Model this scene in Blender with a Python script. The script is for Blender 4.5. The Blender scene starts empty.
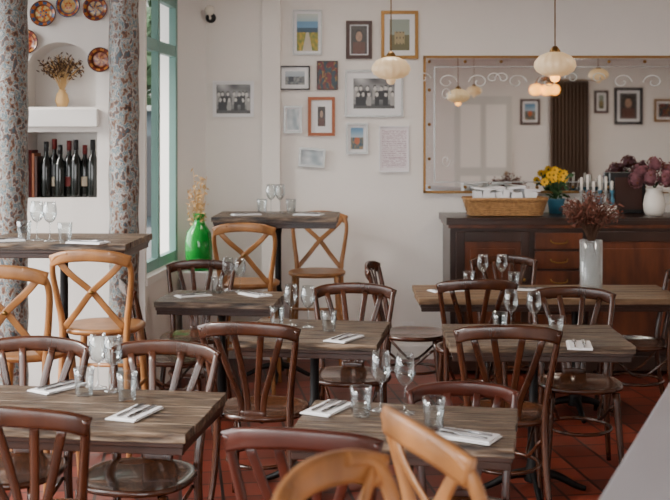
import bpy, bmesh, math, random
from mathutils import Vector, Matrix, noise
random.seed(7)
F=1100.0; HZ=136.0; CH=1.70     # focal length (px), horizon row, camera height

def at(u,v,d):                   # world point of a surveyed photo point at depth d
    return Vector(((u-335)*d/F, d, CH-(v-HZ)*d/F))
def on(u,v,z):                   # world point standing on a surface of height z
    d=(CH-z)*F/(v-HZ); return Vector(((u-335)*d/F,d,z))
def lin(c):
    return tuple((x/255.0/12.92 if x/255.0<=0.04045 else ((x/255.0+0.055)/1.055)**2.4) for x in c)

# ------------------------------------------------------------ materials
def mat(name,col,rough=.5,metal=0,trans=0,emit=None,es=0,bump=0,bscale=40,var=0,vscale=6,stretch=(1,1,1),spec=None,sss=0,coat=0):
    m=bpy.data.materials.new(name); m.use_nodes=True; nt=m.node_tree; b=nt.nodes['Principled BSDF']
    c=lin(col)
    b.inputs['Base Color'].default_value=(*c,1); b.inputs['Roughness'].default_value=rough
    b.inputs['Metallic'].default_value=metal; b.inputs['Transmission Weight'].default_value=trans
    b.inputs['Coat Weight'].default_value=coat
    if spec is not None: b.inputs['Specular IOR Level'].default_value=spec
    if emit: b.inputs['Emission Color'].default_value=(*lin(emit),1); b.inputs['Emission Strength'].default_value=es
    if var or bump:
        tc=nt.nodes.new('ShaderNodeTexCoord'); mp=nt.nodes.new('ShaderNodeMapping'); mp.inputs['Scale'].default_value=stretch
        nt.links.new(tc.outputs['Object'],mp.inputs['Vector'])
    if var:
        n=nt.nodes.new('ShaderNodeTexNoise'); n.inputs['Scale'].default_value=vscale; n.inputs['Detail'].default_value=5
        nt.links.new(mp.outputs[0],n.inputs['Vector'])
        r=nt.nodes.new('ShaderNodeValToRGB'); r.color_ramp.elements[0].position=.3; r.color_ramp.elements[1].position=.7
        r.color_ramp.elements[0].color=(*[x*(1-var) for x in c],1); r.color_ramp.elements[1].color=(*[min(1,x*(1+var)) for x in c],1)
        nt.links.new(n.outputs['Fac'],r.inputs[0]); nt.links.new(r.outputs[0],b.inputs['Base Color'])
    if bump:
        n2=nt.nodes.new('ShaderNodeTexNoise'); n2.inputs['Scale'].default_value=bscale; n2.inputs['Detail'].default_value=4
        nt.links.new(mp.outputs[0],n2.inputs['Vector'])
        bp=nt.nodes.new('ShaderNodeBump'); bp.inputs['Strength'].default_value=bump; bp.inputs['Distance'].default_value=.01
        nt.links.new(n2.outputs['Fac'],bp.inputs['Height']); nt.links.new(bp.outputs[0],b.inputs['Normal'])
    return m
def ramp_mat(name,stops,scale,rough=.6,stretch=(1,1,1),bump=.3,tex='noise',detail=6):
    m=bpy.data.materials.new(name); m.use_nodes=True; nt=m.node_tree; b=nt.nodes['Principled BSDF']; b.inputs['Roughness'].default_value=rough
    tc=nt.nodes.new('ShaderNodeTexCoord'); mp=nt.nodes.new('ShaderNodeMapping'); mp.inputs['Scale'].default_value=stretch
    nt.links.new(tc.outputs['Object'],mp.inputs['Vector'])
    if tex=='noise':
        n=nt.nodes.new('ShaderNodeTexNoise'); n.inputs['Detail'].default_value=detail; out=n.outputs['Fac']
    else:
        n=nt.nodes.new('ShaderNodeTexVoronoi'); out=None
    n.inputs['Scale'].default_value=scale; nt.links.new(mp.outputs[0],n.inputs['Vector'])
    if out is None:
        s=nt.nodes.new('ShaderNodeSeparateColor'); nt.links.new(n.outputs['Color'],s.inputs[0]); out=s.outputs[0]
    r=nt.nodes.new('ShaderNodeValToRGB'); els=r.color_ramp.elements
    while len(els)<len(stops): els.new(.5)
    for e,(p,c) in zip(els,stops): e.position=p; e.color=(*lin(c),1)
    if tex!='noise': r.color_ramp.interpolation='CONSTANT'
    nt.links.new(out,r.inputs[0]); nt.links.new(r.outputs[0],b.inputs['Base Color'])
    bp=nt.nodes.new('ShaderNodeBump'); bp.inputs['Strength'].default_value=bump; bp.inputs['Distance'].default_value=.01
    nt.links.new(out,bp.inputs['Height']); nt.links.new(bp.outputs[0],b.inputs['Normal'])
    return m
def thin_glass(name,tint,edge,blend,body=0.0):
    """thin clear glass: see-through face-on, reflective toward the edges, optional milky body"""
    m=bpy.data.materials.new(name); m.use_nodes=True; nt=m.node_tree
    for n in list(nt.nodes):
        if n.type=='BSDF_PRINCIPLED': nt.nodes.remove(n)
    out=[n for n in nt.nodes if n.type=='OUTPUT_MATERIAL'][0]
    tr=nt.nodes.new('ShaderNodeBsdfTransparent'); tr.inputs[0].default_value=(*tint,1)
    gl=nt.nodes.new('ShaderNodeBsdfGlossy'); gl.inputs[0].default_value=(*edge,1); gl.inputs['Roughness'].default_value=.03
    lw=nt.nodes.new('ShaderNodeLayerWeight'); lw.inputs[0].default_value=blend
    mx=nt.nodes.new('ShaderNodeMixShader'); nt.links.new(lw.outputs['Facing'],mx.inputs[0])
    base=tr.outputs[0]
    if body:
        df=nt.nodes.new('ShaderNodeBsdfDiffuse'); df.inputs[0].default_value=(.85,.88,.88,1)
        m2=nt.nodes.new('ShaderNodeMixShader'); m2.inputs[0].default_value=body; nt.links.new(base,m2.inputs[1]); nt.links.new(df.outputs[0],m2.inputs[2]); base=m2.outputs[0]
    nt.links.new(base,mx.inputs[1]); nt.links.new(gl.outputs[0],mx.inputs[2]); nt.links.new(mx.outputs[0],out.inputs[0])
    return m

M={}
M['wall']=mat('plaster_wall',(230,225,220),.85,bump=.15,bscale=25,var=.03,vscale=1.5)
M['trimw']=mat('white_paint',(232,229,226),.6)
M['ceil']=mat('ceiling_paint',(238,234,228),.9)
M['rearpaint']=mat('pale_door_paint',(206,205,200),.6)
M['chair']=mat('bentwood_brown',(60,30,15),.26,var=.6,vscale=8,stretch=(1,1,.25),coat=.2)
M['seat']=mat('seat_wood',(80,48,30),.25,var=.35,vscale=7,coat=.35)
M['chair_red']=mat('bentwood_red',(68,28,17),.3,var=.3,vscale=8,coat=.2)
M['light']=mat('honey_wood',(152,102,56),.38,var=.34,vscale=9,stretch=(1,1,.3),coat=.1)
M['top']=ramp_mat('rustic_table_wood',[(.32,(20,14,10)),(.42,(56,42,31)),(.53,(98,80,63)),(.68,(150,130,110))],12,.42,(.5,9,3),.8,detail=9)
M['top2']=ramp_mat('pale_table_wood',[(.28,(60,42,28)),(.5,(112,86,60)),(.75,(146,118,90))],9,.5,(.6,7,3),.3)
M['iron']=mat('black_iron',(18,16,16),.45,metal=.6)
M['steel']=mat('cutlery_steel',(150,150,152),.22,metal=1)
M['glass']=thin_glass('clear_glass',(.94,.955,.955),(.85,.88,.9),.3)
M['vglass']=thin_glass('frosted_vase_glass',(.90,.93,.93),(.9,.92,.93),.3,.22)
M['green']=mat('green_glass',(44,210,90),.02,trans=.6)
M['paper']=mat('napkin_white',(232,232,234),.8)
M['sb']=mat('dark_walnut',(46,25,16),.33,var=.45,vscale=5,stretch=(1,1,.3),coat=.2)
M['sbp']=mat('burl_panel',(88,44,22),.3,var=.6,vscale=5,stretch=(2,1,.5),coat=.25)
M['brass']=mat('old_brass',(130,98,52),.35,metal=.9)
M['gold']=mat('gold_frame',(140,104,56),.4,metal=.6)
M['silver']=mat('silver_frame',(160,160,158),.35,metal=.7)
M['mirror']=mat('mirror_silver',(226,230,230),.02,metal=1)
M['etch']=mat('mirror_etching',(226,228,226),.5)
M['brown']=mat('brown_frame',(62,30,20),.45)
M['orange']=mat('orange_frame',(156,84,42),.45)
M['black']=mat('black_paint',(20,20,22),.5)
M['teal']=mat('teal_window_paint',(120,160,154),.5)
M['milk']=mat('ribbed_milk_glass',(224,206,174),.3,emit=(255,200,130),es=.35)
M['lit']=mat('lit_bulb_glass',(255,215,140),.4,emit=(255,164,60),es=4)
M['wicker']=mat('wicker',(160,118,72),.7,bump=.4,bscale=80,var=.3,vscale=40)
M['stem']=mat('dry_stems',(84,56,38),.8)
M['dryflower']=mat('dried_blossom',(108,60,46),.85,var=.45,vscale=30)
M['straw']=mat('straw_grass',(204,166,112),.8)
M['hyd']=mat('hydrangea_petals',(122,76,84),.8,var=.5,vscale=20)
M['yellow']=mat('yellow_petals',(236,180,10),.6)
M['leaf']=mat('green_leaves',(44,76,34),.6)
M['blue']=mat('blue_enamel',(56,112,136),.4)
M['ceramic']=mat('white_ceramic',(228,222,212),.2)
M['bottle']=mat('dark_bottle_glass',(14,18,15),.1)
M['label']=mat('bottle_label',(190,178,156),.7)
M['redlab']=mat('red_label',(104,26,22),.6)
M['curtain']=mat('brown_curtain',(100,78,64),.9)
M['marble']=mat('pale_marble_counter',(164,164,170),.35,var=.08,vscale=3)
M['cmos']=ramp_mat('mosaic_column',[(.30,(40,24,17)),(.39,(104,66,44)),(.44,(140,134,124)),(.49,(60,92,104)),(.54,(158,154,148)),(.60,(92,56,38)),(.68,(54,72,80))],30,.45,(1,1,.7),.8,detail=4)
M['fac']=mat('street_facade',(62,72,76),.9)
M['facl']=mat('street_facade_trim',(112,116,112),.9)
M['shop']=mat('dark_shopfront',(8,13,17),.6)
M['pave']=mat('pavement',(84,84,84),.9)
M['tree']=mat('street_tree_leaves',(40,64,36),.8,var=.5,vscale=3)
M['fillface']=mat('fill_diffuser',(250,248,240),.5,emit=(255,244,228),es=2)  # glowing face of the added ceiling fill lights
# terracotta floor tiles
m=bpy.data.materials.new('terracotta_tiles'); m.use_nodes=True; nt=m.node_tree; b=nt.nodes['Principled BSDF']
tc=nt.nodes.new('ShaderNodeTexCoord'); mp=nt.nodes.new('ShaderNodeMapping'); mp.inputs['Rotation'].default_value=(0,0,math.radians(-8))
br=nt.nodes.new('ShaderNodeTexBrick'); br.offset=0; br.inputs['Scale'].default_value=1
br.inputs['Brick Width'].default_value=.2; br.inputs['Row Height'].default_value=.2; br.inputs['Mortar Size'].default_value=.008
br.inputs['Color1'].default_value=(*lin((146,62,42)),1); br.inputs['Color2'].default_value=(*lin((92,38,28)),1); br.inputs['Mortar'].default_value=(*lin((30,18,16)),1)
nt.links.new(tc.outputs['Object'],mp.inputs['Vector']); nt.links.new(mp.outputs[0],br.inputs['Vector'])
nz=nt.nodes.new('ShaderNodeTexNoise'); nz.inputs['Scale'].default_value=5; nz.inputs['Detail'].default_value=6; nt.links.new(tc.outputs['Object'],nz.inputs['Vector'])
mx=nt.nodes.new('ShaderNodeMix'); mx.data_type='RGBA'; mx.blend_type='MULTIPLY'; mx.inputs[0].default_value=.5
nt.links.new(br.outputs['Color'],mx.inputs[6]); nt.links.new(nz.outputs['Fac'],mx.inputs[7]); nt.links.new(mx.outputs[2],b.inputs['Base Color'])
b.inputs['Roughness'].default_value=.36
bp=nt.nodes.new('ShaderNodeBump'); bp.inputs['Strength'].default_value=.5; bp.inputs['Distance'].default_value=.005; bp.invert=True
nt.links.new(br.outputs['Fac'],bp.inputs['Height']); nt.links.new(bp.outputs[0],b.inputs['Normal'])
M['floor']=m
# painted print: colours stored per corner
def attr_mat(name,rough):
    m=bpy.data.materials.new(name); m.use_nodes=True; nt=m.node_tree; b=nt.nodes['Principled BSDF']
    a=nt.nodes.new('ShaderNodeAttribute'); a.attribute_name='Col'; nt.links.new(a.outputs['Color'],b.inputs['Base Color']); b.inputs['Roughness'].default_value=rough
    return m
M['print']=attr_mat('printed_picture',.35); M['plate']=attr_mat('painted_plate_glaze',.2)

# ------------------------------------------------------------ mesh helpers
class B:
    def __init__(s): s.bm=bmesh.new(); s.mats=[]
    def mi(s,k):
        if k not in s.mats: s.mats.append(k)
        return s.mats.index(k)
    def box(s,c,size,k,rz=0,rx=0,ry=0,taper=1):
        i=s.mi(k); R=Matrix.Rotation(rz,3,'Z')@Matrix.Rotation(ry,3,'Y')@Matrix.Rotation(rx,3,'X'); c=Vector(c); vs=[]
        for dz in(-.5,.5):
            t=taper if dz>0 else 1
            for dx,dy in((-.5,-.5),(.5,-.5),(.5,.5),(-.5,.5)):
                vs.append(s.bm.verts.new(c+R@Vector((dx*size[0]*t,dy*size[1]*t,dz*size[2]))))
        for f in((3,2,1,0),(4,5,6,7),(0,1,5,4),(1,2,6,5),(2,3,7,6),(3,0,4,7)):
            fc=s.bm.faces.new([vs[j] for j in f]); fc.material_index=i
        return s
    def b2(s,lo,hi,k):
        return s.box([(a+b)/2 for a,b in zip(lo,hi)],[abs(b-a) for a,b in zip(lo,hi)],k)
    def tube(s,pts,r,k,seg=8,sub=4,closed=False,flat=None,ref=None):
        """sweep; r number or list; flat=(w,t) gives a strap section, ref=direction of width"""
        i=s.mi(k); P=[Vector(p) for p in pts]; n=len(P); rs=r if isinstance(r,(list,tuple)) else [r]*n
        Q=[];RR=[]
        if sub>1 and n>2:
            rng=n if closed else n-1
            for a in range(rng):
                p1=P[a];p2=P[(a+1)%n]; p0=P[a-1] if (closed or a>0) else p1*2-p2; p3=P[(a+2)%n] if (closed or a+2<n) else p2*2-p1
                for t in range(sub):
                    u=t/sub
                    Q.append(.5*((2*p1)+(p2-p0)*u+(2*p0-5*p1+4*p2-p3)*u*u+(3*p1-p0-3*p2+p3)*u**3)); RR.append(rs[a]*(1-u)+rs[(a+1)%n]*u)
            if not closed: Q.append(P[-1]);RR.append(rs[-1])
        else: Q=P;RR=list(rs)
        N=len(Q); rings=[]; prev=None
        for j,q in enumerate(Q):
            a=Q[(j-1)%N] if (closed or j>0) else q; c=Q[(j+1)%N] if (closed or j<N-1) else q
            t=(c-a).normalized()
            if ref is not None: up=Vector(ref)
            elif prev is not None: up=prev
            else: up=Vector((0,0,1)) if abs(t.z)<.9 else Vector((1,0,0))
            x=(up-t*up.dot(t)).normalized(); y=t.cross(x)
            if ref is None: prev=x
            ring=[]
            for g in range(seg):
                an=2*math.pi*(g+.5)/seg; ca,sa=math.cos(an),math.sin(an)
                if flat:
                    w,th=flat; e=.5
                    ox=math.copysign(abs(ca)**e,ca)*w*.5*RR[j]; oy=math.copysign(abs(sa)**e,sa)*th*.5*RR[j]
                else: ox,oy=ca*RR[j],sa*RR[j]
                ring.append(s.bm.verts.new(q+x*ox+y*oy))
            rings.append(ring)
        for j in range(N if closed else N-1):
            A=rings[j];C=rings[(j+1)%N]
            for g in range(seg):
                f=s.bm.faces.new((A[g],A[(g+1)%seg],C[(g+1)%seg],C[g])); f.material_index=i; f.smooth=True
        if not closed:
            for ring,rev in((rings[0],True),(rings[-1],False)):
                f=s.bm.faces.new(ring[::-1] if rev else ring); f.material_index=i
        return s
    def lathe(s,prof,c,k,seg=20,mod=None,sx=1,sy=1,rot=None,power=None,cap=True):
        i=s.mi(k); c=Vector(c); rings=[]
        for (r,z) in prof:
            ring=[]
            for g in range(seg):
                a=2*math.pi*g/seg; rr=r*(mod(a) if mod else 1)
                ca,sa=math.cos(a),math.sin(a)
                if power: ca=math.copysign(abs(ca)**power,ca); sa=math.copysign(abs(sa)**power,sa)
                v=Vector((rr*ca*sx,rr*sa*sy,z))
                if rot: v=rot@v
                ring.append(s.bm.verts.new(c+v))
            rings.append(ring)
        for A,C in zip(rings,rings[1:]):
            for g in range(seg):
                f=s.bm.faces.new((A[g],A[(g+1)%seg],C[(g+1)%seg],C[g])); f.material_index=i; f.smooth=True
        if cap:
            for ring,rev in((rings[0],True),(rings[-1],False)):
                f=s.bm.faces.new(ring[::-1] if rev else ring); f.material_index=i
        return s
    def ball(s,c,r,k,seg=8,sz=1):
        return s.lathe([(max(1e-4,r*math.sin(math.pi*t/6)),-r*sz*math.cos(math.pi*t/6)) for t in range(7)],c,k,seg)
    def quad(s,vs,k,smooth=False):
        f=s.bm.faces.new([s.bm.verts.new(Vector(v)) for v in vs]); f.material_index=s.mi(k); f.smooth=smooth
        return s
    def mesh(s,name,recalc=True):
        if recalc: bmesh.ops.recalc_face_normals(s.bm,faces=s.bm.faces)
        me=bpy.data.meshes.new(name); s.bm.to_mesh(me); s.bm.free()
        for k in s.mats: me.materials.append(M[k])
        return me
    def obj(s,name,loc=(0,0,0),rz=0,bevel=0,parent=None):
        return place(s.mesh(name),name,loc,rz,bevel=bevel,parent=parent)
def place(me,name,loc=(0,0,0),rz=0,sc=1,bevel=0,parent=None):
    o=bpy.data.objects.new(name,me); bpy.context.collection.objects.link(o)
    o.location=loc; o.rotation_euler=(0,0,math.radians(rz)); o.scale=(sc,sc,sc)
    if bevel:
        md=o.modifiers.new('bevel','BEVEL'); md.width=bevel; md.segments=2; md.limit_method='ANGLE'; md.angle_limit=math.radians(50)
    if parent: o.parent=parent
    return o

# ------------------------------------------------------------ room shell
YB=8.4; CZ=3.05; YR=-2.6; XR=6.2; XL=-2.7
B().b2((XL-.2,YR-.2,-.1),(XR+.2,YB+.2,0),'floor').obj('floor')
B().b2((XL-.2,YR-.2,CZ),(XR+.2,YB+.2,CZ+.1),'ceil').obj('ceiling')
B().b2((-1.0,YB,0),(XR,YB+.2,CZ),'wall').obj('wall_back')
B().b2((XR,YR,0),(XR+.2,YB+.2,CZ),'wall').obj('wall_right')
# chimney breast edge
B().b2((-.555,YB-.05,0),(-.415,YB,CZ),'wall').obj('trim_1',bevel=.004)
B().b2((-.415,YB-.02,0),(.75,YB,.1),'trimw').obj('baseboard_back')
# niche wall (2D profile with openings, extruded)
def curve_wall(name,outer,holes,thick,y,k):
    cu=bpy.data.curves.new(name,'CURVE'); cu.dimensions='2D'; cu.fill_mode='BOTH'; cu.extrude=thick/2
    for loop in [outer]+holes:
        sp=cu.splines.new('POLY'); sp.points.add(len(loop)-1); sp.use_cyclic_u=True
        for p,(x,z) in zip(sp.points,loop): p.co=(x,z,0,1)
    o=bpy.data.objects.new('tmp',cu); bpy.context.collection.objects.link(o)
    bpy.context.view_layer.update()
    dg=bpy.context.evaluated_depsgraph_get(); me=bpy.data.meshes.new_from_object(o.evaluated_get(dg))
    bpy.data.objects.remove(o); me.name=name
    me.transform(Matrix.Translation((0,y+thick/2,0))@Matrix.Rotation(math.pi/2,4,'X'))
    me.materials.clear(); me.materials.append(M[k])
    o=bpy.data.objects.new(name,me); bpy.context.collection.objects.link(o); return o
YN=6.9
def nx(u): return (u-335)*YN/F
def nz_(v): return CH-(v-HZ)*YN/F
xl,xr=nx(24),nx(96); zt=nz_(42); zb=nz_(107); cx=(xl+xr)/2; rw=(xr-xl)/2; zs=zt-rw*1.0
arch=[(xl,zb),(xr,zb)]+[(cx+rw*math.cos(a),zs+rw*math.sin(a)) for a in [math.pi*t/20 for t in range(21)]]
low=[(nx(26),nz_(198)),(nx(97),nz_(198)),(nx(97),nz_(132)),(nx(26),nz_(132))]
NE=nx(126)
curve_wall('wall_left_niche',[(XL,0),(NE,0),(NE,CZ),(XL,CZ)],[arch,low],.26,YN,'wall')
B().b2((XL,YN+.26,0),(NE-.02,YN+.32,CZ),'wall').obj('wall_left_niche_back')
B().b2((nx(22),YN-.05,nz_(127)),(nx(99),YN+.05,nz_(109)),'trimw').obj('trim_2',bevel=.006)
# window wall: from A to Bp, opening with teal frame
A=Vector((NE+.02,YN+.12,0)); Bp=Vector((-1.19,8.14,0)); dv=(Bp-A); L=dv.length; dv.normalize(); wang=math.atan2(dv.y,dv.x)
w=B()
def wbox(bb,s0,s1,z0,z1,th,k,off=0):
    c=A+dv*((s0+s1)/2)+Vector((-dv.y,dv.x,0))*off; bb.box((c.x,c.y,(z0+z1)/2),(s1-s0,th,z1-z0),k,rz=wang)
wbox(w,0,L,0,.78,.16,'wall'); wbox(w,0,L,2.72,CZ,.16,'wall'); wbox(w,0,.04,.78,2.72,.16,'wall')
w.obj('wall_left_window')
w=B(); s0,s1=.04,L
for a,b_ in((s0,s0+.06),(s1-.06,s1),((s0+s1)/2-.025,(s0+s1)/2+.025)): wbox(w,a,b_,.78,2.72,.05,'teal')
for z in(.78,2.28,2.64): wbox(w,s0,s1,z,z+.08,.045,'teal')
wbox(w,s0-.02,s1-.1,.74,.79,.18,'trimw')
w.obj('window_1')
# splayed reveal
w=B(); q0=Vector((Bp.x,8.14,0)); q1=Vector((-.985,8.4,0)); d2=(q1-q0); a2=math.atan2(d2.y,d2.x); c=(q0+q1)/2+Vector((-.06,.05,0))
w.box((c.x,c.y,CZ/2),(d2.length+.02,.16,CZ),'trimw',rz=a2); w.obj('wall_left_reveal')
# unseen windows left and behind, added as large openings to let daylight in
w=B(); w.b2((XL-.12,YR,0),(XL,YN,.45),'wall'); w.b2((XL-.12,YR,2.8),(XL,YN,CZ),'wall')
for y in(YR,-.6,1.8,4.2,6.7): w.b2((XL-.12,y,.45),(XL,y+.2,2.8),'wall')
w.obj('wall_left')
w=B()
for y0,y1 in((-2.4,-.6),(-.4,1.8),(2.0,4.2),(4.4,6.7)):
    w.b2((XL-.09,y0,.45),(XL-.03,y0+.06,2.8),'teal'); w.b2((XL-.09,y1-.06,.45),(XL-.03,y1,2.8),'teal'); w.b2((XL-.09,y0,2.2),(XL-.03,y1,2.27),'teal')
w.obj('added_window_2')
w=B(); w.b2((XL,YR-.15,2.8),(1.6,YR,CZ),'wall'); w.b2((XL,YR-.15,0),(1.6,YR,.4),'wall'); w.b2((1.6,YR-.15,0),(XR,YR,CZ),'wall'); w.obj('wall_front')
w=B()
for x in(-2.7,-1.3,.1,1.53): w.b2((x,YR-.1,.4),(x+.07,YR-.04,2.8),'teal')
w.b2((XL,YR-.1,2.2),(1.6,YR-.04,2.27),'teal'); w.obj('added_window_3')
w=B(); y=YR+.004; w.b2((2.1,y,0.002),(3.1,y+.04,2.4),'rearpaint')
for z0,z1 in((.2,1.0),(1.15,2.25)): 
    for x in(2.2,2.65): w.b2((x,y+.04,z0),(x+.35,y+.055,z1),'ceil')
w.ball((3.0,y+.08,1.05),.03,'brass'); w.obj('door_1')
# curtain on far side (seen in mirror)
w=B(); i=w.mi('curtain'); prev=None
for j in range(81):
    x=3.75+.65*j/80; y=YR+.16+.08*math.sin(j*.8)
    cur=(w.bm.verts.new((x,y,.05)),w.bm.verts.new((x,y*1.0,2.65)))
    if prev: f=w.bm.faces.new((prev[0],cur[0],cur[1],prev[1])); f.material_index=i; f.smooth=True
    prev=cur
w.tube([(3.6,YR+.16,2.67),(4.55,YR+.16,2.67)],.015,'brass'); w.obj('curtain')
# street
B().b2((-40,-30,-.3),(30,45,-.12),'pave').obj('street_pavement')
w=B(); w.b2((-16,22,-.12),(4,23,12),'fac')
for x in(-14,-11.3,-8.6,-5.9,-4.0,-1.5):
    for z in(4.4,7.8): w.b2((x,21.9,z),(x+1.1,22.05,z+2.2),'shop'); w.b2((x-.1,21.85,z-.15),(x+1.2,22.05,z),'facl')
for x in(-15,-11.4,-7.8,-4.2,-.6): w.b2((x,21.85,0.1),(x+2.8,22.05,1.7),'shop'); w.b2((x,21.6,2.2),(x+2.8,22.05,2.9),'facl')
w.b2((-16,21.8,3.4),(4,22.05,3.6),'facl')
w.obj('street_building')
# street tree beyond the window
w=B(); rnd=random.Random(21); w.tube([(0,0,-.115),(.05,0,1.4),(-.05,.05,2.6)],[.12,.09,.05],'stem')
for _ in range(800):
    d=Vector([rnd.gauss(0,1) for _ in range(3)]).normalized()*rnd.uniform(.3,1.0); c=Vector((0,0,3.0))+Vector((d.x,d.y,d.z*.9)); e=Vector([rnd.uniform(-1,1) for _ in range(3)]).normalized()*.11; g=e.orthogonal()*.6
    w.quad((c-e,c+g,c+e,c-g),'tree')
w.obj('street_tree',(-2.75,15.2,0))

# ------------------------------------------------------------ columns
def column(u,Y,r):
    x=(u-335)*Y/F; w=B()
    prof=[(r*1.5,0),(r*1.5,.08),(r*1.15,.14)]
    for t in range(24): prof.append((r*(1+.05*math.sin(t*1.9)),.16+t*(CZ-.3)/23))
    prof+=[(r*1.2,CZ-.12),(r*1.5,CZ-.06),(r*1.5,CZ)]
    w.lathe(prof,(0,0,0),'cmos',20); w.obj('mosaic_column',(x,Y,0))
column(11,6.5,.098); column(124,6.5,.088)

# ------------------------------------------------------------ chairs
def dining_chair(wood,name):
    w=B(); k=wood
    # seat: rounded D-shape, dished panel and rim
    prof=[(0.0001,.438),(.19,.438),(.21,.447),(.212,.458),(.205,.467),(.175,.468),(.165,.463),(0.0001,.460)]
    w.lathe(prof[:5],(0,0,0),k,28,sx=1,sy=.98,power=.82,cap=False); w.lathe(prof[4:],(0,0,0),'seat',28,sx=1,sy=.98,power=.82,cap=False)
    for s in(-1,1):
        w.tube([(s*.155,.145,.44),(s*.168,.165,.25),(s*.185,.19,0)],[.019,.017,.012],k)
        w.tube([(s*.19,-.245,0),(s*.17,-.195,.24),(s*.165,-.18,.45),(s*.178,-.205,.62),(s*.205,-.245,.80),(s*.213,-.262,.865)],[.012,.016,.018,.016,.015,.013],k)
        # fan slats
        w.tube([(s*.022,-.185,.455),(s*.024,-.2,.56),(s*.04,-.235,.70),(s*.062,-.285,.855)],1,k,8,5,flat=(.03,.011),ref=(1,0,0))
        w.tube([(s*.045,-.183,.455),(s*.055,-.2,.55),(s*.095,-.235,.67),(s*.148,-.275,.845)],1,k,8,5,flat=(.03,.011),ref=(1,0,0))
        w.tube([(s*.15,-.17,.38),(s*.1,-.02,.27),(s*.15,.13,.38)],.008,k)
    w.tube([(-.06,-.186,.47),(0,-.19,.475),(.06,-.186,.47)],1,k,8,3,flat=(.04,.016),ref=(0,0,1))
    w.tube([(-.222,-.255,.84),(-.15,-.285,.862),(0,-.302,.872),(.15,-.285,.862),(.222,-.255,.84)],1,k,8,6,flat=(.062,.018),ref=(0,0,1))
    w.tube([(.158*math.cos(a),.165*math.sin(a)-.012,.235) for a in [2*math.pi*t/16 for t in range(16)]],.009,k,8,2,closed=True)
    return w.mesh(name)
def stool(wood,name):
    w=B(); k=wood; H=.72
    w.lathe([(0.0001,H-.03),(.185,H-.03),(.205,H-.02),(.208,H-.005),(.198,H+.003),(.17,H+.002),(0.0001,H-.004)],(0,0,0),k,28,power=.85)
    for s in(-1,1):
        w.tube([(s*.15,.145,H-.02),(s*.172,.17,.35),(s*.19,.19,0)],[.019,.018,.014],k)
        w.tube([(s*.195,-.24,0),(s*.172,-.195,.4),(s*.165,-.18,H),(s*.185,-.2,H+.16),(s*.2,-.232,H+.3),(s*.175,-.262,H+.375),(s*.1,-.285,H+.398)],[.014,.017,.018,.016,.015,.015,.015],k,8,6)
        for z in(.22,.4): w.tube([(s*.178,.18,z),(s*.178,-.2,z)],.01,k)
        w.tube([(s*.155,-.186,H+.01),(s*.08,-.205,H+.1),(0,-.232+.004*s,H+.2),(-s*.1,-.255,H+.29),(-s*.17,-.258,H+.365)],1,k,8,6,flat=(.034,.009),ref=(1,0,0))
    for z in(.27,.47): w.tube([(-.175,.172,z),(.175,.172,z)],.011,k)
    w.tube([(-.178,-.2,.3),(.178,-.2,.3)],.01,k)
    w.tube([(-.2,-.252,H+.355),(-.12,-.284,H+.38),(0,-.3,H+.39),(.12,-.284,H+.38),(.2,-.252,H+.355)],1,k,8,6,flat=(.062,.02),ref=(0,0,1))
    w.lathe([(.0001,-.012),(.014,-.006),(.014,.006),(.0001,.012)],(0,-.236,H+.2),'brass',10)
    return w.mesh(name)
DC=dining_chair('chair','dining_chair'); DR=dining_chair('chair_red','dining_chair_red'); ST=stool('light','cross_back_bar_stool')
for x,y,r,me,sc in [(-.90,3.54,-10,DC,1),(-.72,4.02,167,DC,1),(-1.22,4.10,173,DC,1),(-.33,5.03,-10,DC,1),(.08,5.70,175,DC,1),
    (.76,4.95,-5,DC,1),(1.23,5.54,176,DC,1),(.8,6.45,0,DC,1),(1.13,7.12,180,DC,1),(.50,6.93,-100,DC,1),(1.79,6.62,86,DC,1),
    (-.9,6.2,-72,DC,1),(-.87,6.82,178,DC,1),(-.04,3.3,-12,DR,1),(.455,3.76,178,DR,.89)]:
    place(me,'dining_chair',(x,y,0),r,sc)
for x,y,r in[(-1.2,5.73,-4),(-1.42,5.08,-8),(-.58,7.42,-3),(-.13,7.98,176),(.42,2.31,-70),(.22,1.76,-118)]:
    place(ST,'cross_back_bar_stool',(x,y,0),r)

# ------------------------------------------------------------ tables
def table(name,x,y,rz,W,D,H,k='top',peds=((0,0),),foot=0):
    w=B(); n=max(4,round(D/.11)); pw=D/n
    for j in range(n):
        e=random.uniform(-.005,.005)
        w.box((e,-D/2+pw*(j+.5),H-.017+random.uniform(-.0015,0)),(W,pw-.006,.034),k)
    w.box((0,0,H-.042),(W-.02,D-.02,.02),'sb')
    for s in(-1,1):
        w.box((0,s*(D/2-.03),H-.055),(W-.03,.022,.045),'sb'); w.box((s*(W/2-.03),0,H-.055),(.022,D-.04,.045),'sb')
    for px,py in peds:
        w.lathe([(.12,H-.055),(.12,H-.062),(.03,H-.09),(.022,H-.14),(.022,H*.55),(.034,H*.52),(.034,H*.48),(.026,H*.44),(.03,.14),(.045,.09),(.045,.05)][::-1],(px,py,0),'iron',14)
        for q in range(4):
            a=q*math.pi/2+foot; ca,sa=math.cos(a),math.sin(a)
            w.tube([(px+ca*.02,py+sa*.02,.09),(px+ca*.11,py+sa*.11,.075),(px+ca*.2,py+sa*.2,.03),(px+ca*.25,py+sa*.25,.013)],[.026,.02,.016,.013],'iron')
    return w.obj(name,(x,y,0),rz,bevel=.004)
table('bistro_table',-1.03,3.88,-8,1.2,.58,.75,peds=((-.25,0),))
table('bistro_table',.24,3.66,-10,.72,.5,.75)
table('bistro_table',-.1,5.38,-9,.68,.64,.75)
table('bistro_table',.95,5.27,-2,.84,.58,.75)
table('bistro_table',-.67,6.52,-6,.70,.5,.75)
table('long_dining_table',1.27,6.72,0,1.56,.62,.75,'top2',peds=((-.25,.02),(.2,.02)))
table('high_bar_table',-1.46,5.93,-3,.82,.62,1.15)
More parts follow.
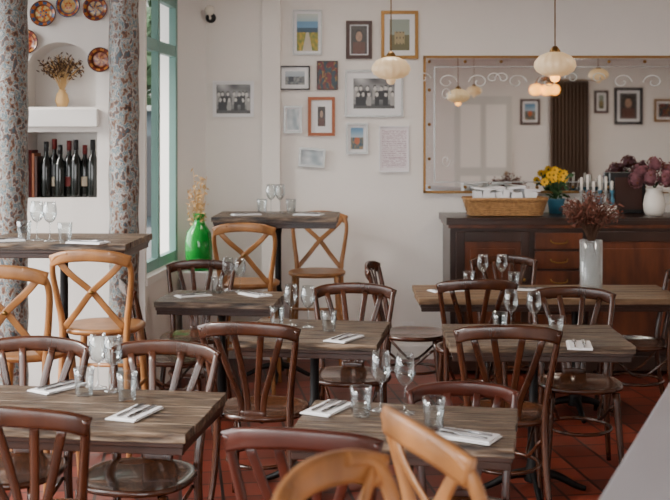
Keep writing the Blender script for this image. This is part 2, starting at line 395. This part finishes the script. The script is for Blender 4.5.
table('high_bar_table',-.4,7.74,-2,.86,.6,1.15)

# ------------------------------------------------------------ tableware
def wine_glass():
    w=B()
    w.lathe([(.0001,0),(.033,.0),(.034,.002),(.02,.005),(.005,.012),(.0035,.03),(.0035,.085),(.007,.094),(.024,.108),(.035,.132),(.0365,.15),(.033,.178),(.028,.205),
      (.0274,.205),(.0324,.178),(.0358,.15),(.0343,.133),(.0235,.109),(.006,.097),(.0001,.096)],(0,0,0),'glass',20); return w.mesh('wine_glass')
def tumbler():
    w=B(); md=lambda a:1+.035*abs(math.cos(a*5))
    w.lathe([(.0001,0),(.028,0),(.030,.004),(.0345,.07),(.037,.1),(.0362,.1),(.0335,.07),(.0288,.008),(.0001,.007)],(0,0,0),'glass',40,mod=md); return w.mesh('water_tumbler')
def napkin():
    w=B(); w.box((0,0,.002),(.11,.2,.004),'paper'); w.box((.004,.002,.006),(.1,.19,.004),'paper',rz=.03)
    w.tube([(-.02,-.08,.012),(-.02,.0,.012),(-.02,.03,.014)],.0035,'steel'); w.box((-.02,.045,.013),(.02,.03,.002),'steel')
    for d in(-.008,-.003,.003,.008): w.box((-.02+d,.075,.013),(.003,.035,.002),'steel')
    w.tube([(.02,-.08,.012),(.02,0,.012)],.004,'steel'); w.box((.022,.045,.012),(.016,.095,.002),'steel')
    return w.mesh('napkin_with_cutlery')
WG=wine_glass(); TB=tumbler(); NP=napkin()
def setting(z,wines,tums,naps):
    for u,v in wines: place(WG,'wine_glass',on(u,v,z+.001))
    for u,v in tums: place(TB,'water_tumbler',on(u,v,z+.001))
    for u,v,r in naps: place(NP,'napkin_with_cutlery',on(u,v,z+.001),r)
setting(.75,[(381,410),(405,413)],[(361,416),(434,428)],[(328,409,-28),(466,437,60)])
setting(.75,[(98,388),(113,391)],[(84,395),(127,400)],[(58,388,-35),(135,414,-20)])
setting(.75,[(291,325),(308,327)],[(277,326),(329,331)],[(260,329,-50),(344,339,-30)])
setting(.75,[(228,291),(240,292)],[(217,293)],[(193,296,-60),(255,295,40)])
setting(.75,[(511,332),(534,334)],[(500,333),(556,337)],[(477,331,-60),(579,346,-10)])
setting(.75,[(483,287),(502,287)],[(469,287),(514,288)],[(446,291,-70),(534,290,70)])
setting(1.15,[(37,240),(50,241)],[(24,240),(65,242)],[(5,241,-70),(88,243,70)])
setting(1.15,[(271,213),(280,213)],[(262,213),(291,213)],[(246,215,-70),(309,215,70)])

# ------------------------------------------------------------ sideboard
w=B(); x0,x1,yf,yb,H=.82,2.62,7.82,8.37,1.12
w.b2((x0,yf+.02,.1),(x1,yb,H-.05),'sb'); w.b2((x0-.03,yf-.03,H-.05),(x1+.03,yb,H-.015),'sb'); w.b2((x0-.015,yf-.015,H-.075),(x1+.015,yb,H-.05),'sbp')
w.b2((x0-.01,yf-.0,.03),(x1+.01,yb,.13),'sb'); w.b2((x0-.03,yf-.03,H-.015),(x1+.03,yb,H),'sb')
for x in(x0+.06,x1-.06,1.4,1.8): w.box((x,yf+.06,.03),(.08,.08,.06),'sb')
def door(a,b_):
    w.b2((a,yf,.16),(b_,yf+.02,H-.1),'sbp')
    for s0,s1,z0,z1 in((a,a+.06,.16,H-.1),(b_-.06,b_,.16,H-.1),(a+.06,b_-.06,.16,.23),(a+.06,b_-.06,H-.17,H-.1)): w.b2((s0,yf-.015,z0),(s1,yf,z1),'sb')
    w.b2((a+.1,yf-.01,.28),(b_-.1,yf,H-.22),'sbp')
door(.86,1.38); door(1.8,2.56)
w.ball((1.34,yf-.03,.68),.014,'brass'); w.ball((1.84,yf-.03,.68),.014,'brass')
zz=[H-.1,H-.23,H-.37,H-.52,H-.68,H-.84]
for a,b_ in zip(zz,zz[1:]):
    w.b2((1.42,yf-.012,b_+.008),(1.76,yf+.01,a-.008),'sbp')
    w.tube([(1.53,yf-.014,(a+b_)/2+.008),(1.54,yf-.03,(a+b_)/2-.01),(1.59,yf-.035,(a+b_)/2-.018),(1.64,yf-.03,(a+b_)/2-.01),(1.65,yf-.014,(a+b_)/2+.008)],.006,'brass',6)
w.obj('sideboard',bevel=.004)

# ------------------------------------------------------------ wall mirror
w=B(); a=at(423,193,YB); b_=at(423,56,YB); mx0,mz0,mz1=a.x,a.z,b_.z; mx1=2.95
w.b2((mx0,YB-.02,mz0),(mx1,YB-.0,mz1),'gold'); bw=.085
w.b2((mx0+.018,YB-.028,mz0+.018),(mx1-.018,YB-.02,mz1-.018),'mirror')
w.b2((mx0+bw,YB-.038,mz0+bw),(mx1-bw,YB-.028,mz1-bw),'mirror')
for (s0,s1,z0,z1) in((mx0,mx1,mz0,mz0+.018),(mx0,mx1,mz1-.018,mz1),(mx0,mx0+.018,mz0,mz1),(mx1-.018,mx1,mz0,mz1)): w.b2((s0,YB-.04,z0),(s1,YB-.02,z1),'gold')
for z in(mz0+bw,mz1-bw): w.b2((mx0+bw,YB-.042,z-.004),(mx1-bw,YB-.036,z+.004),'silver')
for x in(mx0+bw,mx1-bw): w.b2((x-.004,YB-.042,mz0+bw),(x+.004,YB-.036,mz1-bw),'silver')
n=8
for j in range(n+1):
    for z in(mz0+.045,mz1-.045): w.ball((mx0+.045+(mx1-mx0-.09)*j/n,YB-.032,z),.013,'gold')
for j in range(1,4): w.ball((mx0+.045,YB-.032,mz0+(mz1-mz0)*j/4),.013,'gold')
def scroll(cx,cz,sx,sz):
    w.tube([(cx+sx*(.11*math.cos(t)*(1-t/9)),YB-.043,cz+sz*(.11*math.sin(t)*(1-t/9))) for t in [q*.5 for q in range(15)]],.0035,'etch',6,2)
for cx_ in(mx0+.3,1.5,2.3):
    for s in(-1,1):
        scroll(cx_+s*.12,mz1-.2,-s*.7,.55); scroll(cx_+s*.3,mz1-.17,-s*.5,.4)
for s in(-1,1): scroll(mx0+.17,mz0+.5+s*.25,.35,s*.5)
w.obj('wall_mirror')

# ------------------------------------------------------------ framed pictures
def mixc(a,b,t): return tuple(x*(1-t)+y*t for x,y in zip(a,b))
def pn(u,v,s=1,o=0): return noise.noise(Vector((u*s+o,v*s,o*3.3)))
def f_land(u,v):
    if v>.8: return mixc((130,170,195),(220,215,195),(v-.62)*2)
    if v>.62: return (100,145,180)
    if v>.5: return (50,80,100)
    if abs(u-.5)<.06+.35*(.5-v): return (190,180,160)
    return mixc((200,160,40),(100,120,40),.5+pn(u,v,9))
def f_group(u,v):
    c=mixc((90,90,92),(180,180,180),.5+pn(u,v,3,4))
    if v<.15: c=(70,70,70)
    for row,(vb,nn) in enumerate(((.66,7),(.46,6))):
        for j in range(nn):
            hx=(j+.5+.25*math.sin(j*5+row))/nn; hy=vb+.04*math.sin(j*3.1)
            if ((u-hx)/.035)**2+((v-hy)/.07)**2<1: c=(200,196,192)
            elif abs(u-hx)<.062 and vb-.36<v<hy-.06: c=(30,30,34) if (j+row)%3 else (155,153,150)
            elif ((u-hx)/.04)**2+((v-hy-.04)/.07)**2<1: c=(34,32,32)
    return c
def f_port(u,v):
    c=(50,44,42)
    if ((u-.5)/.2)**2+((v-.62)/.18)**2<1: c=(176,140,116)
    elif ((u-.5)/.24)**2+((v-.68)/.2)**2<1: c=(30,20,16)
    elif v<.42 and abs(u-.5)<.38: c=(90,50,40)
    return mixc(c,(100,90,80),.2+.3*pn(u,v,8))
def f_abs(u,v):
    n1=pn(u,v,6,2); return (110,34,30) if n1>.12 else (34,54,64) if n1<-.12 else (150,120,50) if pn(u,v,9,7)>.1 else (70,30,28)
def f_text(u,v):
    c=(222,214,217)
    if .08<u<.92 and .08<v<.92 and int(v*46)%2==0 and pn(u*2,v*23,9,1)>-.15: c=(176,146,158)
    return c
def f_sea(u,v):
    if v>.55: return mixc((70,120,160),(180,195,205),(1-v)*2)
    if ((u-.5)/.2)**2+((v-.4)/.18)**2<1: return (176,90,44)
    return mixc((34,70,90),(150,120,80),.5+pn(u,v,7))
def f_street(u,v):
    if v>.6: return mixc((120,140,156),(180,186,192),v)
    if abs(u-.3)<.12 and v>.2: return (50,56,64)
    return mixc((70,76,84),(140,140,136),.5+pn(u,v,7))
def f_pale(u,v): return mixc((140,154,162),(200,206,210),.5+pn(u,v,3,8))
def f_house(u,v):
    if .25<u<.75 and .2<v<.6: return (70,60,46) if int(u*18)%3==0 and int(v*16)%3==0 else (160,142,100)
    return (140,152,140) if v>.5 else (100,96,60)
def picture(name,u0,v0,u1,v1,fk,func,fw=.02,mt=.0,matk='paper',tilt=0,wall=YB,X=None,Z=None,flip=False):
    if X is None:
        a=at(u0,v1,wall); b_=at(u1,v0,wall); x0,x1,z0,z1=a.x,b_.x,a.z,b_.z
    else: x0,x1=X; z0,z1=Z
    W,Hh=x1-x0,z1-z0; w=B()
    for s0,s1,t0,t1 in((-W/2,W/2,-Hh/2,-Hh/2+fw),(-W/2,W/2,Hh/2-fw,Hh/2),(-W/2,-W/2+fw,-Hh/2+fw,Hh/2-fw),(W/2-fw,W/2,-Hh/2+fw,Hh/2-fw)):
        w.b2((s0,-.024,t0),(s1,0,t1),fk)
    w.b2((-W/2+fw,-.008,-Hh/2+fw),(W/2-fw,0,Hh/2-fw),matk)
    iw,ih=W-2*fw-2*mt,Hh-2*fw-2*mt; nx_=56; ny_=max(12,int(nx_*ih/iw)); i=w.mi('print'); lay=w.bm.loops.layers.float_color.new('Col')
    g=[[w.bm.verts.new((-iw/2+iw*p/nx_,-.0095,-ih/2+ih*q/ny_)) for p in range(nx_+1)] for q in range(ny_+1)]
    for q in range(ny_):
        for p in range(nx_):
            f=w.bm.faces.new((g[q][p],g[q][p+1],g[q+1][p+1],g[q+1][p])); f.material_index=i
            c=lin([max(0,min(255,t)) for t in func((p+.5)/nx_,(q+.5)/ny_)])
            for l in f.loops: l[lay]=(*c,1)
    me=w.mesh(name,recalc=False); o=place(me,name,((x0+x1)/2,wall+(.001 if flip else -.001),(z0+z1)/2))
    o.rotation_euler=(0,math.radians(tilt),math.pi if flip else 0); return o
picture('framed_landscape_poster',293,10,322,55,'silver',f_land,.010,.02)
picture('framed_portrait',346,21,372,59,'brown',f_port,.028,.01)
picture('framed_painting',381,11,418,59,'gold',f_house,.025,.04)
picture('framed_photograph',280,66,310,90,'black',f_street,.01,.03,)
picture('framed_collage',317,61,338,90,'brown',f_abs,.006,0)
picture('framed_group_photograph',345,70,403,117,'silver',f_group,.014,.05)
picture('framed_print',308,97,335,136,'orange',f_port,.024,.05)
picture('framed_photograph',284,106,302,133,'silver',f_pale,.014,.01)
picture('framed_seaside_picture',346,123,368,154,'silver',f_sea,.016,.02)
picture('handwritten_letter',379,126,409,172,'paper',f_text,.006,.0)
picture('framed_photograph',299,148,325,167,'silver',f_pale,.016,.0,tilt=4)
picture('framed_group_photograph',213,81,254,117,'paper',f_group,.012,.015)
picture('framed_painting',0,0,0,0,'black',f_port,.05,.05,wall=YR+.002,X=(4.9,5.4),Z=(1.9,2.55),flip=True)
picture('framed_painting',0,0,0,0,'gold',f_abs,.04,.04,wall=YR+.002,X=(5.6,6.0),Z=(1.95,2.35),flip=True)
picture('framed_painting',0,0,0,0,'brown',f_house,.04,.04,wall=YR+.002,X=(4.55,4.8),Z=(2.1,2.5),flip=True)
picture('framed_painting',0,0,0,0,'brown',f_sea,.04,.04,wall=YR+.002,X=(3.25,3.6),Z=(1.9,2.35),flip=True)

# wall plates
def plate(u,v,r,cols,seedo):
    w=B(); i=w.mi('plate'); lay=w.bm.loops.layers.float_color.new('Col'); p0=at(u,v,YN); R=[.0,.15,.3,.45,.6,.72,.8,.9,1]; D=[.016,.016,.015,.014,.014,.022,.026,.03,.034]
    seg=48; rings=[[w.bm.verts.new((r*rr*math.cos(2*math.pi*g/seg),-d,r*rr*math.sin(2*math.pi*g/seg))) for g in range(seg)] for rr,d in zip(R,D)]
    rings.append([w.bm.verts.new((r*.6*math.cos(2*math.pi*g/seg),-.002,r*.6*math.sin(2*math.pi*g/seg))) for g in range(seg)])
    for q in range(len(rings)-1):
        for g in range(seg):
            c=cols[0]
            if q>=8: c=(160,140,120)
            elif q==7: c=cols[1]
            elif q in(5,6): c=cols[2] if (g//3)%2 else cols[3]
            elif q==4: c=cols[1]
            elif q<4: c=cols[3] if math.cos(g*2*math.pi/seg*6+q+seedo)>.2 else cols[0] if q!=1 else cols[2]
            try: f=w.bm.faces.new((rings[q][g],rings[q][(g+1)%seg],rings[q+1][(g+1)%seg],rings[q+1][g]))
            except: continue
            f.material_index=i; f.smooth=True
            for l in f.loops: l[lay]=(*lin([t*.92 for t in c]),1)
    w.obj('decorative_wall_plate',(p0.x,YN-.002,p0.z))
for u,v,r,cs,s in((44,14,.082,((204,176,110),(120,70,44),(60,90,130),(196,104,40)),0),(69,6,.075,((196,166,96),(60,84,120),(166,60,34),(206,140,56)),2),
  (96,9,.078,((190,156,106),(130,50,34),(186,116,44),(76,60,74)),1),(101,60,.078,((176,104,54),(90,40,26),(196,126,54),(124,54,36)),3),(27,42,.078,((186,104,54),(96,44,30),(206,136,64),(140,50,34)),4)):
    plate(u,v,r,cs,s)

# ------------------------------------------------------------ niche contents
zbot=nz_(198)
w=B()
for j,u in enumerate((43,50,57,65,73,81,90)):
    x=nx(u); yy=YN+.08+.03*(j%2); s=1+.06*math.sin(j*2.2); 
    w.lathe([(.0001,0),(.034,0),(.036,.01),(.036,.2*s),(.03,.235*s),(.014,.265*s),(.0125,.33*s),(.015,.335*s),(.015,.35*s),(.0001,.35*s)],(x,yy,zbot+.001),'bottle',16)
    if j%2: w.lathe([(.0367,.07),(.0367,.13)],(x,yy,zbot+.001),'label' if j%3 else 'redlab',16,cap=False)
    w.lathe([(.0158,.29*s),(.0158,.352*s),(.0001,.353*s)],(x,yy,zbot+.001),'redlab' if j%2 else 'black',12)
w.obj('wine_bottles')
w=B()
for j,u in enumerate((28,31,34)): w.b2((nx(u)-.008,YN+.04,zbot+.001),(nx(u)+.009,YN+.2,zbot+.3-.02*j),('redlab','orange','brown')[j])
w.obj('books',bevel=.002)
def spray(name,base,h,r,n,ks,kf,fs,leaf=5,ball=False,vase=None,seed=1,sy=1):
    rnd=random.Random(seed); w=B()
    if vase: vase(w)
    for _ in range(n):
        a=rnd.uniform(0,2*math.pi); q=math.sqrt(rnd.random())*r; hh=h*rnd.uniform(.7,1)*(1-.25*(q/r)**2)
        tip=Vector((q*math.cos(a),q*math.sin(a)*sy,hh)); mid=Vector((tip.x*.35,tip.y*.35,hh*.55))
        w.tube([(tip.x*.05,tip.y*.05,0),mid,tip],.0022,ks,4,3)
        for _l in range(leaf):
            t=rnd.uniform(.55,1.02); p=mid.lerp(tip,(t-.5)*2) if t>.5 else mid; p=p+Vector([rnd.uniform(-1,1)*fs*1.2 for _ in range(3)])
            if ball: w.ball(p,fs*rnd.uniform(.5,.9),kf,5)
            else:
                d=Vector([rnd.uniform(-1,1) for _ in range(3)]).normalized()*fs; e=d.orthogonal().normalized()*fs*.35
                w.quad((p-d,p+e,p+d,p-e),kf)
    return w.obj(name,base)
def niche_vase(w): w.lathe([(.0001,-.1),(.03,-.1),(.045,-.06),(.035,-.015),(.022,0),(.026,.012)],(0,0,0),'straw',16)
p=Vector((nx(57),YN+.13,nz_(107)+.102)); spray('dried_flower_vase',p,.25,.15,60,'straw','stem',.016,8,vase=niche_vase,seed=3,sy=.55)

# ------------------------------------------------------------ green vase on ledge
gx=(199-335)*7.98/F; gy=7.98; zl=at(198,270,gy).z
B().b2((gx-.105,gy-.12,0),(gx+.15,gy+.12,zl),'trimw').obj('plinth',bevel=.006)
w=B(); w.lathe([(.0001,0),(.075,0),(.094,.015),(.098,.06),(.098,.2),(.088,.27),(.055,.32),(.04,.35),(.038,.385),(.05,.40),(.052,.41),(.046,.41),(.034,.385),(.036,.352),(.05,.322),(.083,.268),(.092,.2),(.092,.06),(.086,.02),(.0001,.01)],(0,0,0),'green',28)
gv=w.obj('green_glass_vase',(gx,gy,zl+.001))
o=spray('dried_grass_stems',(0,0,.03),.74,.09,22,'straw','straw',.02,7,seed=5); o.parent=gv

# ------------------------------------------------------------ things on the sideboard
SBZ=1.121
def rrect(cx,cy,a,b_,z,n=40,p=.35,wob=0,ph=0):
    out=[]
    for t in range(n):
        an=2*math.pi*t/n; c_,s_=math.cos(an),math.sin(an); k=1+wob*(1 if (t+ph)%2 else -1)
        out.append((cx+a*k*math.copysign(abs(c_)**p,c_),cy+b_*k*math.copysign(abs(s_)**p,s_),z))
    return out
w=B(); bx=(505-335)*8.0/F; by=8.02
for j in range(8): w.tube(rrect(bx,by,.26+.03*j/7,.12+.02*j/7,SBZ+.012+j*.014,wob=.012,ph=j),.0085,'wicker',6,1,closed=True)
w.tube(rrect(bx,by,.295,.145,SBZ+.124),.013,'wicker',6,1,closed=True)
w.box((bx,by,SBZ+.06),(.44,.18,.1),'wicker')
for j in range(9): w.box((bx-.2+.05*j,by+.01*math.sin(j),SBZ+.135+.012*math.sin(j*2)),(.045,.2,.09),'paper',rz=.08*math.sin(j*3),ry=.25*math.sin(j*1.7))
for j in range(5): w.box((bx-.17+.085*j,by,SBZ+.195+.01*math.sin(j*2.6)),(.12,.19,.012),'paper',rz=.2*math.sin(j*2),ry=.12*math.cos(j*3))
w.obj('napkin_basket')
# yellow flower pot
w=B(); px_=(557-335)*8.2/F; py_=8.24
w.lathe([(.0001,0),(.05,0),(.065,.1),(.07,.11),(.06,.11),(.0001,.1)],(px_,py_,SBZ),'blue',16); rnd=random.Random(4)
for j in range(26):
    a=rnd.uniform(0,6.28); q=rnd.uniform(0,.11); hz=.3-.4*q+rnd.uniform(-.03,.03); c=Vector((px_+q*math.cos(a),py_+q*.8*math.sin(a),SBZ+hz))
    w.tube([(px_,py_,SBZ+.1),((px_+c.x)/2,(py_+c.y)/2,SBZ+.2),c],.003,'leaf',4,2)
    if j%3<2:
        w.ball(c,.008,'stem',6)
        for t in range(9):
            an=t*2*math.pi/9; d=Vector((math.cos(an),-.35,math.sin(an)))*.034; e=Vector((-math.sin(an),0,math.cos(an)))*.01
            w.quad((c,c+d*.6+e,c+d,c+d*.6-e),'yellow')
    else: w.quad((c,c+Vector((.03,-.01,-.01)),c+Vector((.05,-.01,.01)),c+Vector((.02,-.01,.02))),'leaf')
for j in range(40):
    c=Vector((px_+rnd.uniform(-.09,.09),py_+rnd.uniform(-.07,.07),SBZ+rnd.uniform(.12,.23))); d=Vector((rnd.uniform(-1,1),rnd.uniform(-1,1),rnd.uniform(-.6,1))).normalized()*.03; e=d.orthogonal().normalized()*.012
    w.quad((c-d,c+e,c+d,c-e),'leaf')
w.obj('potted_yellow_flowers')
# candle holder
w=B(); cx0=(580-335)*8.15/F; cy0=8.12
w.b2((cx0-.02,cy0-.06,SBZ),(cx0+.25,cy0+.06,SBZ+.07),'ceramic')
for j in range(6):
    x=cx0+.005+.045*j; hh=.09+.03*math.sin(j*2.3)
    w.lathe([(.02,.07),(.02,.11),(.008,.13),(.008,.15),(.018,.165),(.018,.18),(.0001,.18)],(x,cy0,SBZ),'blue' if j%2 else 'silver',10)
    w.lathe([(.0001,.18),(.0105,.18),(.0105,.18+hh),(.0001,.186+hh)],(x,cy0,SBZ),'ceramic',10)
w.obj('candle_holder')
w=B(); a=(612-335)*8.25/F; w.box((a+.12,8.27,SBZ+.15),(.26,.05,.3),'black',rx=-.08); w.box((a+.12,8.235,SBZ+.15),(.2,.006,.24),'brown',rx=-.08); w.obj('standing_picture_frame')
# jug with hydrangeas
jx=(655-335)*8.0/F; jy=8.02
def jug(w):
    w.lathe([(.0001,-.2),(.06,-.2),(.075,-.17),(.08,-.12),(.07,-.06),(.055,-.02),(.065,.0),(.058,0),(.05,-.03),(.0001,-.04)],(0,0,0),'ceramic',24)
    w.tube([(.06,0,-.02),(.115,0,-.03),(.12,0,-.09),(.078,0,-.13)],.009,'ceramic',8,4)
o=spray('hydrangea_jug',(jx,jy,SBZ+.2),.12,.12,24,'leaf','leaf',.02,3,vase=jug,seed=8)
w=B(); rnd=random.Random(9)
for (hx,hz,hy) in((-.1,.12,0),(0,.17,-.02),(.1,.13,0),(-.05,.08,-.08),(.06,.07,-.08),(-.14,.06,-.03),(.15,.06,0)):
    for j in range(90):
        d=Vector([rnd.gauss(0,1) for _ in range(3)]).normalized(); c=Vector((hx,hy,hz))+d*.058; e=(d.orthogonal().normalized()+d*.5)*.012; g=d.cross(e)
        w.quad((c-e,c+g,c+e,c-g),'hyd' if rnd.random()<.8 else 'dryflower')
    w.ball((hx,hy,hz),.046,'hyd',8)
h=w.obj('blossoms'); h.parent=o
# glass vase with dried branches on the long table
def gvase(w): w.lathe([(.0001,-.29),(.068,-.29),(.07,-.28),(.07,.02),(.066,.02),(.064,-.27),(.0001,-.275)],(0,0,0),'vglass',28)
tv=Vector(((591-335)*6.75/F,6.75,.752+.29))
spray('dried_branch_vase',tv,.32,.19,120,'stem','dryflower',.015,12,vase=gvase,seed=11)

# ------------------------------------------------------------ pendants, sconce, socket
def pendant(x,y,z,name='pendant_lamp',lit=False):
    w=B(); md=lambda a:1+.035*math.cos(a*16)
    w.lathe([(.02,.07),(.045,.064),(.085,.045),(.108,.015),(.112,-.01),(.1,-.035),(.07,-.055),(.035,-.065)],(0,0,0),'milk',64,mod=md)
    w.lathe([(.0001,.1),(.012,.1),(.03,.075),(.03,.066),(.0001,.066)],(0,0,0),'brass',14)
    w.ball((0,0,-.07),.028,'lit' if lit else 'milk',12)
    w.tube([(0,0,.09),(0,0,CZ-z-.03)],.004,'brass',6,1); w.lathe([(.0001,CZ-z-.04),(.05,CZ-z-.03),(.05,CZ-z),(.0001,CZ-z)],(0,0,0),'brass',14)
    return w.obj(name,(x,y,z))
pendant(.331,6.5,2.10); pendant(1.2,6.0,2.09,lit=True); pendant(3.0,4.2,2.4); pendant(2.0,.9,2.35)
w=B()
for a in range(5): 
    c=(.14*math.cos(a*1.257),.14*math.sin(a*1.257),0); w.ball(c,.075,'lit',12); w.tube([(0,0,.14),(c[0]*.6,c[1]*.6,.16),(c[0],c[1],.07)],.006,'brass',6,3)
w.tube([(0,0,.14),(0,0,CZ-2.32)],.006,'brass',6,1); w.obj('globe_chandelier',(2.80,2.0,2.32))
w=B(); p=at(211,18,YB); w.lathe([(.0001,0),(.04,.0),(.04,.012),(.0001,.02)],(0,0,0),'black',14,rot=Matrix.Rotation(math.pi/2,3,'X'))
w.tube([(0,-.01,0),(0,-.06,-.01),(0,-.08,.03)],.008,'ceramic'); w.ball((0,-.08,.05),.04,'ceramic',12); w.obj('wall_sconce',(p.x,YB-.001,p.z))
w=B(); p=at(408,327,YB); w.b2((-.045,-.012,-.04),(.045,0,.04),'trimw')
for s in(-.02,.02): w.lathe([(.0001,-.003),(.014,-.003),(.014,.001),(.0001,.001)],(s,-.0125,0),'silver',12,rot=Matrix.Rotation(math.pi/2,3,'X'))
w.obj('wall_socket',(p.x,YB-.001,p.z),bevel=.003)

# ------------------------------------------------------------ bar counter near camera
e=Vector((.402,.915,0)); nrm=Vector((.915,-.402,0)); s=Vector((.2,1.35,0)); Lc=3.0
w=B(); ang=math.atan2(e.y,e.x); c=s+e*Lc/2+nrm*.32
w.box((c.x,c.y,1.03),(Lc,.64,.045),'marble',rz=ang); c=s+e*Lc/2+nrm*.46; w.box((c.x,c.y,.505),(Lc-.1,.3,1.0),'trimw',rz=ang)
for j in range(5):
    c=s+e*(Lc*(j+.5)/5)+nrm*.305; w.box((c.x,c.y,.52),(Lc/5-.08,.02,.8),'wall',rz=ang)
w.obj('bar_counter',bevel=.006)

# ------------------------------------------------------------ light and camera
# unseen fill lights added to brighten the room (disc body + area light)
for x,y,en in((.3,6.9,14),(2.6,6.2,14),(3.8,-.6,40)):
    w=B(); w.lathe([(.0001,-.05),(.22,-.05),(.24,-.035),(.24,-.0),(.0001,-.0)],(0,0,0),'fillface',32); fx=w.obj('ceiling_fill',(x,y,CZ-.001))
    l=bpy.data.lights.new('fill_light','AREA'); l.shape='DISK'; l.size=.5; l.energy=en; l.color=(1,.88,.74)
    lo=bpy.data.objects.new('fill_light',l); bpy.context.collection.objects.link(lo); lo.parent=fx; lo.location=(0,0,-.06)
wd=bpy.data.worlds.new('daylight'); bpy.context.scene.world=wd; wd.use_nodes=True
bg=wd.node_tree.nodes['Background']; bg.inputs[0].default_value=(.98,.98,.98,1); bg.inputs[1].default_value=7.8
sl=bpy.data.lights.new('sun','SUN'); sl.energy=6.0; sl.angle=math.radians(16); sl.color=(1,.94,.86)
so=bpy.data.objects.new('sun',sl); bpy.context.collection.objects.link(so); so.rotation_euler=Vector((.8,.35,-.5)).to_track_quat('-Z','Y').to_euler(); so.location=(-8,0,8)
cam=bpy.data.cameras.new('camera'); co=bpy.data.objects.new('camera',cam); bpy.context.collection.objects.link(co)
co.location=(0,0,CH); co.rotation_euler=(math.pi/2,0,0); cam.sensor_width=36; cam.lens=F/670*36; cam.shift_y=-(250-HZ)/670
cam.dof.use_dof=True; cam.dof.focus_distance=5.0; cam.dof.aperture_fstop=4.2; cam.clip_start=.05
bpy.context.scene.camera=co
